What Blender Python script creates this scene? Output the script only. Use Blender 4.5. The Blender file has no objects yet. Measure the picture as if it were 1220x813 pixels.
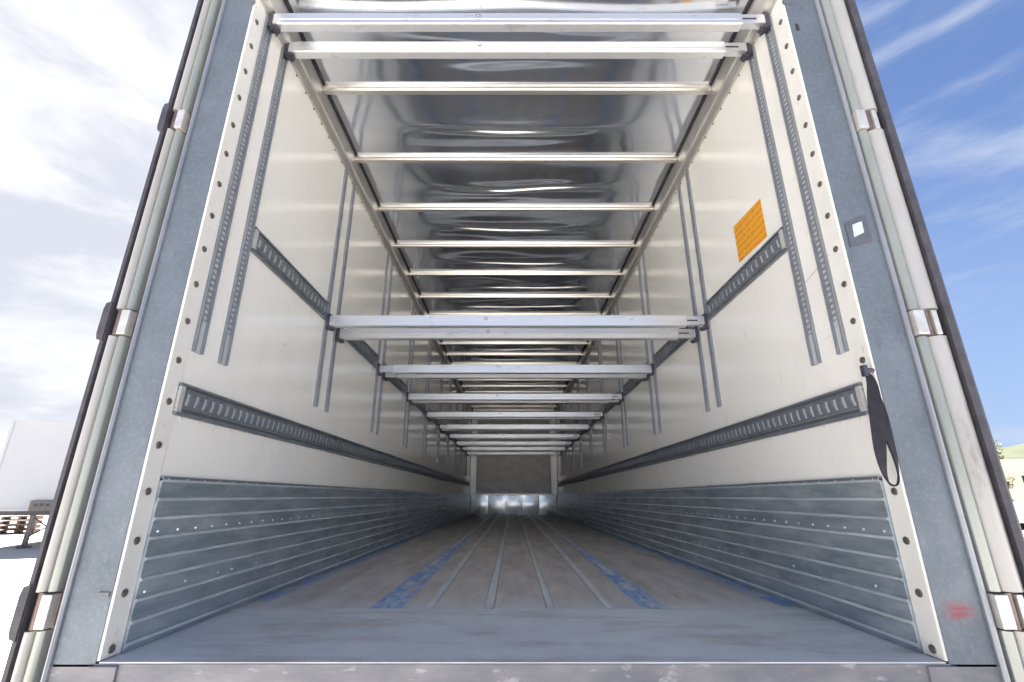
import bpy, bmesh, math, random
from mathutils import Vector, Matrix, noise
R = math.radians
random.seed(7)
sc = bpy.context.scene
col = sc.collection

# ---------------------------------------------------------------- camera
cam_d = bpy.data.cameras.new('camera')
cam = bpy.data.objects.new('camera', cam_d)
col.objects.link(cam)
cam.location = (-0.028, 0.0, 0.46)
cam.rotation_euler = (R(90 + 18.3), 0, 0)
cam_d.sensor_width = 36.0
cam_d.lens = 562 / 1220 * 36.0
cam_d.shift_x = -0.0008
cam_d.clip_start = 0.02
cam_d.clip_end = 3000
sc.camera = cam

# ---------------------------------------------------------------- exposure
sc.view_settings.view_transform = 'Standard'
sc.view_settings.look = 'None'
sc.view_settings.exposure = 2.85
sc.view_settings.gamma = 1.0
sc.cycles.max_bounces = 16
sc.cycles.diffuse_bounces = 12
sc.cycles.glossy_bounces = 8
sc.cycles.sample_clamp_indirect = 12
sc.cycles.caustics_reflective = True

# ---------------------------------------------------------------- sky
SUN_EL, SUN_AZ = 49.0, -38.0          # azimuth measured from +y towards +x
world = bpy.data.worlds.new('World')
sc.world = world
world.use_nodes = True
wn, wl = world.node_tree.nodes, world.node_tree.links
wn.clear()
w_out = wn.new('ShaderNodeOutputWorld')
w_bg = wn.new('ShaderNodeBackground')
w_bg.inputs['Strength'].default_value = 0.05
sky = wn.new('ShaderNodeTexSky')
sky.sky_type = 'NISHITA'
sky.sun_disc = False
sky.sun_elevation = R(SUN_EL)
sky.sun_rotation = R(SUN_AZ)
sky.air_density = 0.7
sky.dust_density = 0.5
sky.ozone_density = 2.0
wtc = wn.new('ShaderNodeTexCoord')
def wmap(scale, rot=(0, 0, 0)):
    m = wn.new('ShaderNodeMapping')
    m.inputs['Scale'].default_value = scale
    m.inputs['Rotation'].default_value = rot
    wl.new(wtc.outputs['Generated'], m.inputs['Vector'])
    return m
def wnoise(mp, scale, detail, rough, dist=0.0):
    n = wn.new('ShaderNodeTexNoise')
    n.inputs['Scale'].default_value = scale
    n.inputs['Detail'].default_value = detail
    n.inputs['Roughness'].default_value = rough
    n.inputs['Distortion'].default_value = dist
    wl.new(mp.outputs['Vector'], n.inputs['Vector'])
    return n
def wramp(src, a, b, ca=0.0, cb=1.0):
    m = wn.new('ShaderNodeMapRange')
    m.inputs['From Min'].default_value = a
    m.inputs['From Max'].default_value = b
    m.inputs['To Min'].default_value = ca
    m.inputs['To Max'].default_value = cb
    m.interpolation_type = 'SMOOTHSTEP'
    wl.new(src, m.inputs['Value'])
    return m.outputs['Result']
def wmath(op, a, b):
    m = wn.new('ShaderNodeMath')
    m.operation = op
    for i, v in enumerate((a, b)):
        if isinstance(v, (int, float)):
            m.inputs[i].default_value = v
        else:
            wl.new(v, m.inputs[i])
    return m.outputs[0]
# denser cloud on the sun's side of the sky, thin streaks elsewhere
sunv = Vector((math.sin(R(SUN_AZ)) * math.cos(R(SUN_EL)), math.cos(R(SUN_AZ)) * math.cos(R(SUN_EL)), math.sin(R(SUN_EL))))
dot = wn.new('ShaderNodeVectorMath')
dot.operation = 'DOT_PRODUCT'
wl.new(wtc.outputs['Generated'], dot.inputs[0])
dot.inputs[1].default_value = Vector((-0.75, 0.55, 0.35)).normalized()
near_sun = wramp(dot.outputs['Value'], 0.30, 0.95)
puffs = wnoise(wmap((1.0, 1.0, 2.4), (0.25, 0.3, 0.4)), 3.4, 9, 0.60, 0.3)
puff_mask = wramp(wmath('ADD', puffs.outputs['Fac'], wmath('MULTIPLY', near_sun, 0.13)), 0.50, 0.70)
streaks = wnoise(wmap((0.9, 1.1, 5.0), (0.35, -0.28, 0.2)), 2.1, 8, 0.55, 0.25)
streak_mask = wramp(streaks.outputs['Fac'], 0.50, 0.76, 0.0, 0.75)
cover = wmath('MAXIMUM', wmath('MULTIPLY', puff_mask, wmath('ADD', 0.12, wmath('MULTIPLY', near_sun, 0.88))), streak_mask)
def wmix(fac, a, b):
    m = wn.new('ShaderNodeMix')
    m.data_type = 'RGBA'
    for k, v in (('Factor', fac), ('A', a), ('B', b)):
        if isinstance(v, tuple):
            m.inputs[k].default_value = (*v, 1)
        elif isinstance(v, (int, float)):
            m.inputs[k].default_value = v
        else:
            wl.new(v, m.inputs[k])
    return m.outputs['Result']
# thin milky veil: over the sun's side and, all the way round, towards the horizon
sxyz = wn.new('ShaderNodeSeparateXYZ')
wl.new(wtc.outputs['Generated'], sxyz.inputs[0])
low = wramp(sxyz.outputs['Z'], 0.62, -0.05, 0.0, 0.85)
clear = wmix(0.5, sky.outputs['Color'], (0.18, 0.34, 1.00))
veil = wmix(low, clear, (1.18, 1.58, 2.35))
veil = wmix(wmath('MULTIPLY', wmath('POWER', near_sun, 0.6), 0.92), veil, (2.15, 2.20, 2.42))
ccol = wmix(near_sun, (2.0, 2.2, 2.65), (2.8, 2.85, 2.95))
final = wmix(cover, veil, ccol)
wl.new(final, w_bg.inputs['Color'])
wl.new(w_bg.outputs['Background'], w_out.inputs['Surface'])

# ---------------------------------------------------------------- sun
sun_d = bpy.data.lights.new('sun', 'SUN')
sun_d.energy = 5.0
sun_d.angle = R(0.55)
sun_d.color = (1.0, 0.955, 0.895)
sun = bpy.data.objects.new('sun', sun_d)
col.objects.link(sun)
sun.rotation_euler = sunv.to_track_quat('Z', 'Y').to_euler()

# ================================================================ materials
def mat(name, base, rough=0.5, metal=0.0, var=None, var_scale=4.0, var_amt=0.5, stretch=(1, 1, 1), bump=0.0, bump_scale=60.0,
        rough_var=0.0, spec=0.5, coat=0.0, detail=6, bump_stretch=None):
    m = bpy.data.materials.new(name)
    m.use_nodes = True
    nt = m.node_tree
    n, l = nt.nodes, nt.links
    b = n['Principled BSDF']
    b.inputs['Base Color'].default_value = (*base, 1)
    b.inputs['Roughness'].default_value = rough
    b.inputs['Metallic'].default_value = metal
    b.inputs['Specular IOR Level'].default_value = spec
    b.inputs['Coat Weight'].default_value = coat
    tc = n.new('ShaderNodeTexCoord')
    gm = n.new('ShaderNodeNewGeometry')
    mp = n.new('ShaderNodeMapping')
    mp.inputs['Scale'].default_value = stretch
    l.new(gm.outputs['Position'], mp.inputs['Vector'])
    nz = n.new('ShaderNodeTexNoise')
    nz.inputs['Scale'].default_value = var_scale
    nz.inputs['Detail'].default_value = detail
    nz.inputs['Roughness'].default_value = 0.62
    l.new(mp.outputs['Vector'], nz.inputs['Vector'])
    fac = n.new('ShaderNodeMapRange')
    fac.inputs['From Min'].default_value = 0.36
    fac.inputs['From Max'].default_value = 0.66
    fac.inputs['To Max'].default_value = var_amt
    l.new(nz.outputs['Fac'], fac.inputs['Value'])
    if var is not None:
        mx = n.new('ShaderNodeMix')
        mx.data_type = 'RGBA'
        mx.inputs['A'].default_value = (*base, 1)
        mx.inputs['B'].default_value = (*var, 1)
        l.new(fac.outputs['Result'], mx.inputs['Factor'])
        l.new(mx.outputs['Result'], b.inputs['Base Color'])
    if rough_var:
        rr = n.new('ShaderNodeMapRange')
        rr.inputs['From Min'].default_value = 0.3
        rr.inputs['From Max'].default_value = 0.7
        rr.inputs['To Min'].default_value = max(0.02, rough - rough_var)
        rr.inputs['To Max'].default_value = min(1.0, rough + rough_var)
        l.new(nz.outputs['Fac'], rr.inputs['Value'])
        l.new(rr.outputs['Result'], b.inputs['Roughness'])
    if bump:
        mp2 = n.new('ShaderNodeMapping')
        mp2.inputs['Scale'].default_value = bump_stretch or stretch
        l.new(gm.outputs['Position'], mp2.inputs['Vector'])
        nb = n.new('ShaderNodeTexNoise')
        nb.inputs['Scale'].default_value = bump_scale
        nb.inputs['Detail'].default_value = 4
        l.new(mp2.outputs['Vector'], nb.inputs['Vector'])
        bp = n.new('ShaderNodeBump')
        bp.inputs['Strength'].default_value = bump
        bp.inputs['Distance'].default_value = 0.004
        l.new(nb.outputs['Fac'], bp.inputs['Height'])
        l.new(bp.outputs['Normal'], b.inputs['Normal'])
    return m

def add_overlay(m, color, scale, lo, hi, amt, stretch=(1, 1, 1), offset=(0, 0, 0), detail=5, rough=None, metal=None, span=None):
    """lay a second noise-shaped colour (dirt, scratches, worn paint) over the base colour; span = (axis, a, b, c, d) limits it to a zone"""
    nt = m.node_tree
    n, l = nt.nodes, nt.links
    b = n['Principled BSDF']
    gm = n.new('ShaderNodeNewGeometry')
    mp = n.new('ShaderNodeMapping')
    mp.inputs['Scale'].default_value = stretch
    mp.inputs['Location'].default_value = offset
    l.new(gm.outputs['Position'], mp.inputs['Vector'])
    nz = n.new('ShaderNodeTexNoise')
    nz.inputs['Scale'].default_value = scale
    nz.inputs['Detail'].default_value = detail
    nz.inputs['Roughness'].default_value = 0.65
    l.new(mp.outputs['Vector'], nz.inputs['Vector'])
    f = n.new('ShaderNodeMapRange')
    f.inputs['From Min'].default_value = lo
    f.inputs['From Max'].default_value = hi
    f.inputs['To Max'].default_value = amt
    l.new(nz.outputs['Fac'], f.inputs['Value'])
    fo = f.outputs['Result']
    for sp in (span or ()):
        ax, a0, a1, b1, b0 = sp
        sx = n.new('ShaderNodeSeparateXYZ')
        l.new(gm.outputs['Position'], sx.inputs[0])
        up = n.new('ShaderNodeMapRange'); up.interpolation_type = 'SMOOTHSTEP'
        up.inputs['From Min'].default_value = a0; up.inputs['From Max'].default_value = a1
        l.new(sx.outputs[ax], up.inputs['Value'])
        dn = n.new('ShaderNodeMapRange'); dn.interpolation_type = 'SMOOTHSTEP'
        dn.inputs['From Min'].default_value = b1; dn.inputs['From Max'].default_value = b0
        dn.inputs['To Min'].default_value = 1.0; dn.inputs['To Max'].default_value = 0.0
        l.new(sx.outputs[ax], dn.inputs['Value'])
        for s in (up, dn):
            mm = n.new('ShaderNodeMath'); mm.operation = 'MULTIPLY'
            l.new(fo, mm.inputs[0]); l.new(s.outputs['Result'], mm.inputs[1])
            fo = mm.outputs[0]
    mx = n.new('ShaderNodeMix')
    mx.data_type = 'RGBA'
    mx.inputs['B'].default_value = (*color, 1)
    l.new(fo, mx.inputs['Factor'])
    src = b.inputs['Base Color']
    if src.is_linked:
        l.new(src.links[0].from_socket, mx.inputs['A'])
    else:
        mx.inputs['A'].default_value = src.default_value
    l.new(mx.outputs['Result'], b.inputs['Base Color'])
    for sock, val in (('Roughness', rough), ('Metallic', metal)):
        if val is None:
            continue
        s = b.inputs[sock]
        mf = n.new('ShaderNodeMix')
        l.new(fo, mf.inputs['Factor'])
        if s.is_linked:
            l.new(s.links[0].from_socket, mf.inputs['A'])
        else:
            mf.inputs['A'].default_value = s.default_value
        mf.inputs['B'].default_value = val
        l.new(mf.outputs['Result'], s)
    return m

M = {}
M['wall'] = mat('white_wall_panel', (0.86, 0.845, 0.80), 0.17, var=(0.80, 0.785, 0.74), var_scale=1.3, var_amt=0.5, rough_var=0.06,
                bump=0.10, bump_scale=7, stretch=(1, 1, 1))
add_overlay(M['wall'], (0.45, 0.43, 0.40), 9.0, 0.64, 0.75, 0.40, stretch=(1, 3.5, 0.7))
add_overlay(M['wall'], (0.60, 0.60, 0.60), 2.2, 0.52, 0.72, 0.22, stretch=(1, 1.2, 0.5), offset=(0, 4, 1))
add_overlay(M['wall'], (0.30, 0.29, 0.28), 14.0, 0.69, 0.72, 0.40, stretch=(1, 0.25, 3.0), offset=(0, 1, 7), rough=0.5)
M['strip'] = mat('white_painted_profile', (0.80, 0.785, 0.74), 0.40, var=(0.68, 0.67, 0.63), var_scale=7, var_amt=0.5, bump=0.05)
add_overlay(M['strip'], (0.40, 0.38, 0.34), 30, 0.62, 0.72, 0.6, stretch=(1, 1, 0.5))
M['galv'] = mat('galvanised_post_steel', (0.185, 0.212, 0.245), 0.50, 0.4, var=(0.115, 0.142, 0.172), var_scale=3.6, var_amt=0.8,
                rough_var=0.08, bump=0.12, bump_scale=160)
add_overlay(M['galv'], (0.28, 0.31, 0.35), 60, 0.50, 0.72, 0.40)
add_overlay(M['galv'], (0.10, 0.12, 0.15), 22, 0.60, 0.72, 0.5, stretch=(1, 1, 0.25), offset=(3, 0, 1))
add_overlay(M['galv'], (0.33, 0.03, 0.035), 14, 0.34, 0.66, 0.8, stretch=(0.5, 1, 3), metal=0.1,
            span=(('X', 1.250, 1.31, 1.32, 1.386), ('Z', 0.085, 0.132, 0.134, 0.180)))
M['sill'] = mat('threshold_steel', (0.68, 0.70, 0.71), 0.5, 0.08, var=(0.55, 0.57, 0.585), var_scale=3.5, var_amt=0.8, rough_var=0.1,
                bump=0.18, bump_scale=120)
add_overlay(M['sill'], (0.66, 0.69, 0.73), 7, 0.50, 0.72, 0.55, stretch=(0.5, 2, 1))
add_overlay(M['sill'], (0.36, 0.33, 0.31), 3.2, 0.48, 0.66, 0.6, stretch=(0.6, 2, 1), offset=(5, 2, 0))
add_overlay(M['sill'], (0.25, 0.26, 0.28), 30, 0.66, 0.70, 0.7, stretch=(1.5, 1.5, 1), offset=(9, 1, 0))
add_overlay(M['sill'], (0.72, 0.75, 0.78), 38, 0.63, 0.70, 0.8, stretch=(0.35, 2, 1), offset=(1, 8, 0))
M['sill_face'] = mat('worn_sill_face', (0.16, 0.165, 0.19), 0.55, 0.3, var=(0.27, 0.26, 0.275), var_scale=9, var_amt=0.8, bump=0.3,
                     bump_scale=60, stretch=(0.5, 1, 1.4))
add_overlay(M['sill_face'], (0.5, 0.5, 0.52), 22, 0.60, 0.70, 0.6, stretch=(0.5, 1, 1))
M['beam'] = mat('extruded_aluminium', (0.83, 0.84, 0.85), 0.34, 0.75, var=(0.72, 0.73, 0.75), var_scale=5, var_amt=0.7,
                rough_var=0.06, stretch=(0.5, 3, 3), bump=0.03, bump_scale=50)
add_overlay(M['beam'], (0.40, 0.42, 0.47), 11, 0.62, 0.72, 0.55, stretch=(0.7, 1, 1.5))
add_overlay(M['beam'], (0.30, 0.30, 0.33), 45, 0.65, 0.70, 0.6, stretch=(0.12, 1, 2.0), offset=(3, 3, 0))
M['insert'] = mat('sliding_end_aluminium', (0.74, 0.75, 0.77), 0.36, 0.7, var=(0.6, 0.61, 0.64), var_scale=20, var_amt=0.6)
M['bow'] = mat('roof_bow_aluminium', (0.82, 0.79, 0.74), 0.30, 0.85, var=(0.70, 0.67, 0.62), var_scale=4, var_amt=0.6, stretch=(0.4, 2, 2))
M['roof'] = mat('roof_sheet_aluminium', (0.87, 0.90, 0.95), 0.12, 0.97, var=(0.76, 0.80, 0.89), var_scale=1.8, var_amt=0.7, rough_var=0.05,
                stretch=(0.6, 3.0, 1))
M['cove'] = mat('roof_edge_profile', (0.64, 0.62, 0.59), 0.38, 0.7, var=(0.50, 0.48, 0.45), var_scale=8, var_amt=0.6)
M['dark'] = mat('dark_gap', (0.03, 0.03, 0.035), 0.7)
M['rail'] = mat('galvanised_rail', (0.30, 0.33, 0.37), 0.42, 0.7, var=(0.22, 0.245, 0.28), var_scale=14, var_amt=0.7, rough_var=0.08)
M['rail_end'] = mat('rail_end_piece', (0.55, 0.55, 0.54), 0.5, 0.3, var=(0.46, 0.45, 0.43), var_scale=20)
M['track'] = mat('wall_track_aluminium', (0.34, 0.36, 0.40), 0.42, 0.6, var=(0.26, 0.28, 0.32), var_scale=18, var_amt=0.6)
M['track_back'] = mat('track_backing', (0.58, 0.60, 0.62), 0.5, 0.2, var=(0.45, 0.47, 0.50), var_scale=30)
M['slat'] = mat('aluminium_kick_slat', (0.53, 0.61, 0.68), 0.40, 0.72, var=(0.32, 0.39, 0.45), var_scale=3.0, var_amt=0.95, rough_var=0.08,
                stretch=(1, 0.8, 6), detail=3)
add_overlay(M['slat'], (0.72, 0.76, 0.78), 4, 0.50, 0.70, 0.65, stretch=(1, 1.1, 3), rough=0.5)
M['slat_edge'] = mat('slat_edge_highlight', (0.80, 0.84, 0.87), 0.33, 0.5, var=(0.48, 0.54, 0.59), var_scale=5, var_amt=1.0, stretch=(1, 0.6, 4))  # paler than the slats: the highlight on their ridges, painted in
M['rivet'] = mat('bright_rivet', (0.85, 0.86, 0.87), 0.3, 0.6)
M['bolt'] = mat('dull_bolt_head', (0.16, 0.15, 0.14), 0.5, 0.7, var=(0.30, 0.27, 0.23), var_scale=80)
M['wood'] = mat('worn_plywood_floor', (0.58, 0.54, 0.51), 0.50, var=(0.40, 0.37, 0.35), var_scale=3.2, var_amt=0.95, rough_var=0.12,
                stretch=(2.6, 0.55, 1), bump=0.22, bump_scale=70, bump_stretch=(1.6, 0.15, 1))
add_overlay(M['wood'], (0.60, 0.57, 0.54), 2.4, 0.50, 0.74, 0.7, stretch=(1.6, 0.7, 1), offset=(7, 3, 0))
add_overlay(M['wood'], (0.17, 0.16, 0.15), 6, 0.60, 0.74, 0.6, stretch=(3.5, 0.35, 1), offset=(2, 9, 0))
add_overlay(M['wood'], (0.60, 0.615, 0.62), 4, 0.20, 0.65, 0.95, stretch=(1, 1, 1), span=(('Y', 2.0, 2.1, 2.31, 2.62),))
M['rib'] = mat('floor_rib_aluminium', (0.74, 0.77, 0.79), 0.42, 0.25, var=(0.55, 0.58, 0.60), var_scale=4, var_amt=0.8, stretch=(2, 0.6, 1))
M['rib_blue'] = mat('painted_floor_rib', (0.74, 0.77, 0.79), 0.42, 0.25, var=(0.55, 0.58, 0.60), var_scale=4, var_amt=0.8, stretch=(2, 0.6, 1))
add_overlay(M['rib_blue'], (0.13, 0.29, 0.60), 6, 0.40, 0.58, 0.9, stretch=(1, 0.7, 1), metal=0.0, span=(('Y', 1.0, 2.0, 3.6, 6.5),))
M['blue'] = mat('worn_blue_floor_paint', (0.11, 0.25, 0.55), 0.42, var=(0.28, 0.45, 0.70), var_scale=9, var_amt=0.9, rough_var=0.1,
                stretch=(1.2, 0.6, 1))
add_overlay(M['blue'], (0.50, 0.58, 0.66), 11, 0.48, 0.62, 0.9, stretch=(1.4, 0.6, 1))
add_overlay(M['blue'], (0.50, 0.46, 0.43), 7, 0.54, 0.64, 0.85, stretch=(1.6, 0.5, 1), offset=(4, 1, 0))
M['front'] = mat('front_wall_panel', (0.78, 0.77, 0.74), 0.36, 0.15, var=(0.58, 0.57, 0.55), var_scale=3.2, var_amt=0.9, stretch=(1, 1, 1.5))
M['plate'] = mat('shiny_front_plate', (0.82, 0.82, 0.80), 0.15, 0.92, var=(0.60, 0.60, 0.60), var_scale=7, var_amt=0.8, bump=0.15, bump_scale=18)
M['door_white'] = mat('door_edge_paint', (0.50, 0.49, 0.475), 0.32, 0.2, var=(0.40, 0.39, 0.37), var_scale=6, var_amt=0.9, stretch=(1, 1, 0.3), coat=0.1)
add_overlay(M['door_white'], (0.22, 0.20, 0.19), 18, 0.60, 0.72, 0.6, stretch=(1, 1, 0.2))
M['door_tube'] = mat('anodised_door_tube', (0.38, 0.40, 0.37), 0.28, 0.35, var=(0.28, 0.30, 0.285), var_scale=8, var_amt=0.6, stretch=(1, 1, 0.4))
M['rubber'] = mat('door_seal_rubber', (0.045, 0.043, 0.055), 0.55, var=(0.09, 0.085, 0.095), var_scale=20, var_amt=0.7)
M['hinge'] = mat('zinc_hinge', (0.80, 0.78, 0.73), 0.32, 0.55, var=(0.62, 0.58, 0.53), var_scale=25, var_amt=0.7)
M['hinge_dark'] = mat('hinge_pin_steel', (0.26, 0.20, 0.19), 0.45, 0.6, var=(0.16, 0.11, 0.10), var_scale=30, var_amt=0.8)
M['lip'] = mat('post_lip', (0.36, 0.38, 0.42), 0.38, 0.4, var=(0.25, 0.27, 0.31), var_scale=12, var_amt=0.6, stretch=(1, 1, 0.3))
M['bracket'] = mat('bar_lock_steel', (0.07, 0.07, 0.10), 0.45, 0.6, var=(0.14, 0.13, 0.16), var_scale=60)
M['strap'] = mat('black_webbing', (0.020, 0.019, 0.028), 0.75, var=(0.045, 0.042, 0.055), var_scale=40, bump=0.5, bump_scale=400)
M['outer'] = mat('trailer_outer_skin', (0.78, 0.78, 0.79), 0.35, var=(0.70, 0.70, 0.71), var_scale=2)
M['chassis'] = mat('chassis_paint', (0.05, 0.05, 0.055), 0.6, 0.2, var=(0.10, 0.09, 0.085), var_scale=8)
M['tyre'] = mat('tyre_rubber', (0.03, 0.03, 0.03), 0.85)
M['far_white'] = mat('parked_trailer_white', (0.40, 0.41, 0.435), 0.45, var=(0.36, 0.37, 0.395), var_scale=1.0, var_amt=0.6)
M['steel_grey'] = mat('weathered_steel', (0.14, 0.13, 0.13), 0.55, 0.4, var=(0.09, 0.08, 0.075), var_scale=10)
M['glass'] = mat('vehicle_glass', (0.02, 0.025, 0.03), 0.06, 0.0, spec=0.8)
M['brown_stack'] = mat('brown_stack_boards', (0.15, 0.09, 0.07), 0.75, var=(0.10, 0.065, 0.05), var_scale=6)
M['cream'] = mat('cream_render', (0.62, 0.56, 0.46), 0.8, var=(0.55, 0.49, 0.40), var_scale=0.5)
M['roof_tile'] = mat('pale_roof', (0.60, 0.55, 0.47), 0.8, var=(0.5, 0.45, 0.38), var_scale=1)
M['hill'] = mat('dry_hillside', (0.075, 0.08, 0.045), 0.9, var=(0.045, 0.055, 0.03), var_scale=0.05, var_amt=1.0, bump=0.0)
add_overlay(M['hill'], (0.045, 0.06, 0.025), 0.16, 0.52, 0.60, 0.9)
M['leaf'] = mat('olive_foliage', (0.075, 0.085, 0.03), 0.7, var=(0.12, 0.11, 0.04), var_scale=0.9, var_amt=0.9)
M['bark'] = mat('tree_bark', (0.10, 0.08, 0.06), 0.9)
M['concrete'] = mat('yard_concrete', (0.50, 0.48, 0.45), 0.85, var=(0.42, 0.40, 0.37), var_scale=0.35, var_amt=0.9, bump=0.3, bump_scale=25)
add_overlay(M['concrete'], (0.20, 0.19, 0.175), 1.1, 0.60, 0.72, 0.5, stretch=(0.6, 1.4, 1))

# orange label with faint printed lines
def label_material():
    m = mat('orange_label', (0.82, 0.36, 0.02), 0.45, var=(0.74, 0.31, 0.02), var_scale=25, var_amt=0.5)
    n, l = m.node_tree.nodes, m.node_tree.links
    gm = n.new('ShaderNodeNewGeometry')
    sx = n.new('ShaderNodeSeparateXYZ')
    l.new(gm.outputs['Position'], sx.inputs[0])
    w = n.new('ShaderNodeMath'); w.operation = 'MULTIPLY'; w.inputs[1].default_value = 170
    l.new(sx.outputs['Z'], w.inputs[0])
    s = n.new('ShaderNodeMath'); s.operation = 'SINE'
    l.new(w.outputs[0], s.inputs[0])
    g = n.new('ShaderNodeMath'); g.operation = 'GREATER_THAN'; g.inputs[1].default_value = 0.35
    l.new(s.outputs[0], g.inputs[0])
    nz = n.new('ShaderNodeTexNoise'); nz.inputs['Scale'].default_value = 55; nz.inputs['Detail'].default_value = 2
    l.new(gm.outputs['Position'], nz.inputs['Vector'])
    g2 = n.new('ShaderNodeMath'); g2.operation = 'GREATER_THAN'; g2.inputs[1].default_value = 0.47
    l.new(nz.outputs['Fac'], g2.inputs[0])
    mm = n.new('ShaderNodeMath'); mm.operation = 'MULTIPLY'
    l.new(g.outputs[0], mm.inputs[0]); l.new(g2.outputs[0], mm.inputs[1])
    m2 = n.new('ShaderNodeMath'); m2.operation = 'MULTIPLY'; m2.inputs[1].default_value = 0.38
    l.new(mm.outputs[0], m2.inputs[0])
    b = n['Principled BSDF']
    mx = n.new('ShaderNodeMix'); mx.data_type = 'RGBA'
    l.new(b.inputs['Base Color'].links[0].from_socket, mx.inputs['A'])
    mx.inputs['B'].default_value = (0.22, 0.08, 0.02, 1)
    l.new(m2.outputs[0], mx.inputs['Factor'])
    l.new(mx.outputs['Result'], b.inputs['Base Color'])
    return m
M['orange'] = label_material()
M['plate_dark'] = mat('dark_post_plate', (0.13, 0.135, 0.16), 0.4, 0.4, var=(0.2, 0.2, 0.22), var_scale=40)
M['plate_print'] = mat('pale_green_print', (0.55, 0.66, 0.60), 0.3, 0.2, var=(0.75, 0.78, 0.76), var_scale=90, var_amt=0.9)

# ================================================================ builders
W = {}
def empty(name, loc=(0, 0, 0), parent=None):
    o = bpy.data.objects.new(name, None)
    o.empty_display_size = 0.2
    col.objects.link(o)
    o.location = loc
    W[o] = Vector(loc)
    if parent:
        o.parent = parent
        o.location = Vector(loc) - W[parent]
    return o
def tag(o, label, cat, group=None):
    o['label'] = label; o['category'] = cat
    if group:
        o['group'] = group
    return o

class MB:
    def __init__(s):
        s.v = []; s.f = []; s.mi = []
    def add(s, vs, fs, mi=0):
        k = len(s.v)
        s.v += [tuple(v) for v in vs]
        s.f += [tuple(i + k for i in f) for f in fs]
        s.mi += [mi] * len(fs)
    def box(s, x0, x1, y0, y1, z0, z1, c=0.0, mi=0):
        x0, x1 = sorted((x0, x1)); y0, y1 = sorted((y0, y1)); z0, z1 = sorted((z0, z1))
        if c <= 0:
            vs = [(x, y, z) for x in (x0, x1) for y in (y0, y1) for z in (z0, z1)]
            s.add(vs, [(0, 1, 3, 2), (4, 6, 7, 5), (0, 4, 5, 1), (2, 3, 7, 6), (0, 2, 6, 4), (1, 5, 7, 3)], mi)
            return
        bm = bmesh.new()
        bmesh.ops.create_cube(bm, size=1)
        for v in bm.verts:
            v.co = Vector(((x0 + x1) / 2 + v.co.x * (x1 - x0), (y0 + y1) / 2 + v.co.y * (y1 - y0), (z0 + z1) / 2 + v.co.z * (z1 - z0)))
        bmesh.ops.bevel(bm, geom=bm.edges[:], offset=c, segments=2, affect='EDGES', profile=0.6)
        bm.verts.index_update()
        s.add([v.co for v in bm.verts], [[v.index for v in f.verts] for f in bm.faces], mi)
        bm.free()
    def prism(s, pts, axis, a, b, mi=0):
        """extrude a closed 2D outline along an axis; pts are (u, v): x->(y,z)  y->(x,z)  z->(x,y)"""
        def P(u, v, w):
            return {'x': (w, u, v), 'y': (u, w, v), 'z': (u, v, w)}[axis]
        n = len(pts)
        vs = [P(u, v, a) for u, v in pts] + [P(u, v, b) for u, v in pts]
        fs = [(i, (i + 1) % n, n + (i + 1) % n, n + i) for i in range(n)]
        fs += [tuple(range(n))[::-1], tuple(range(n, 2 * n))]
        s.add(vs, fs, mi)
    def cyl(s, p, q, r, n=14, r2=None, mi=0):
        p, q = Vector(p), Vector(q)
        d = (q - p).normalized()
        u = d.orthogonal().normalized(); w = d.cross(u)
        r2 = r if r2 is None else r2
        vs = [p + (u * math.cos(2 * math.pi * i / n) + w * math.sin(2 * math.pi * i / n)) * r for i in range(n)]
        vs += [q + (u * math.cos(2 * math.pi * i / n) + w * math.sin(2 * math.pi * i / n)) * r2 for i in range(n)]
        fs = [(i, (i + 1) % n, n + (i + 1) % n, n + i) for i in range(n)]
        fs += [tuple(range(n))[::-1], tuple(range(n, 2 * n))]
        s.add(vs, fs, mi)
    def build(s, name, m, parent=None, smooth=False, origin=None, extra=(), stuff=False):
        me = bpy.data.meshes.new(name)
        if origin is None:
            lo = Vector([min(v[i] for v in s.v) for i in range(3)])
            hi = Vector([max(v[i] for v in s.v) for i in range(3)])
            origin = (lo + hi) / 2
        origin = Vector(origin)
        me.from_pydata([Vector(v) - origin for v in s.v], [], s.f)
        me.materials.append(m)
        for e in extra:
            me.materials.append(e)
        if extra:
            me.polygons.foreach_set('material_index', s.mi)
        bm = bmesh.new(); bm.from_mesh(me)
        bmesh.ops.recalc_face_normals(bm, faces=bm.faces)
        if smooth:
            for f in bm.faces: f.smooth = True
            for e in bm.edges:
                if len(e.link_faces) == 2 and e.calc_face_angle(0) > R(35):
                    e.smooth = False
        bm.to_mesh(me); bm.free()
        o = bpy.data.objects.new(name, me)
        col.objects.link(o)
        W[o] = origin
        o.location = origin
        if parent:
            o.parent = parent
            o.location = origin - W[parent]
        if stuff:
            o['kind'] = 'stuff'
        return o

def share(src, name, origin, parent):
    o = bpy.data.objects.new(name, src.data)
    col.objects.link(o)
    W[o] = Vector(origin)
    o.parent = parent
    o.location = Vector(origin) - W[parent]
    return o
def copy_tree(o, parent=None):
    c = o.copy(); col.objects.link(c)
    if parent: c.parent = parent
    for ch in [x for x in bpy.data.objects if x.parent == o]:
        copy_tree(ch, c)
    return c

# ================================================================ the ground
GZ = -1.09
g = MB()
g.add([(-1500, -400, GZ), (1500, -400, GZ), (1500, 2500, GZ), (-1500, 2500, GZ)], [(0, 1, 2, 3)])
ground = g.build('ground', M['concrete']); ground['kind'] = 'structure'

# ================================================================ the trailer
XW = 1.24           # half inner width (y 1.6 = rear frame, y 14.05 = front wall)
Y0, Y1 = 1.60, 14.05
trailer = empty('semi_trailer', (0, 1.6, 0))
tag(trailer, 'long empty box trailer seen through its open rear doors, with white walls and worn floor', 'trailer')

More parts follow.
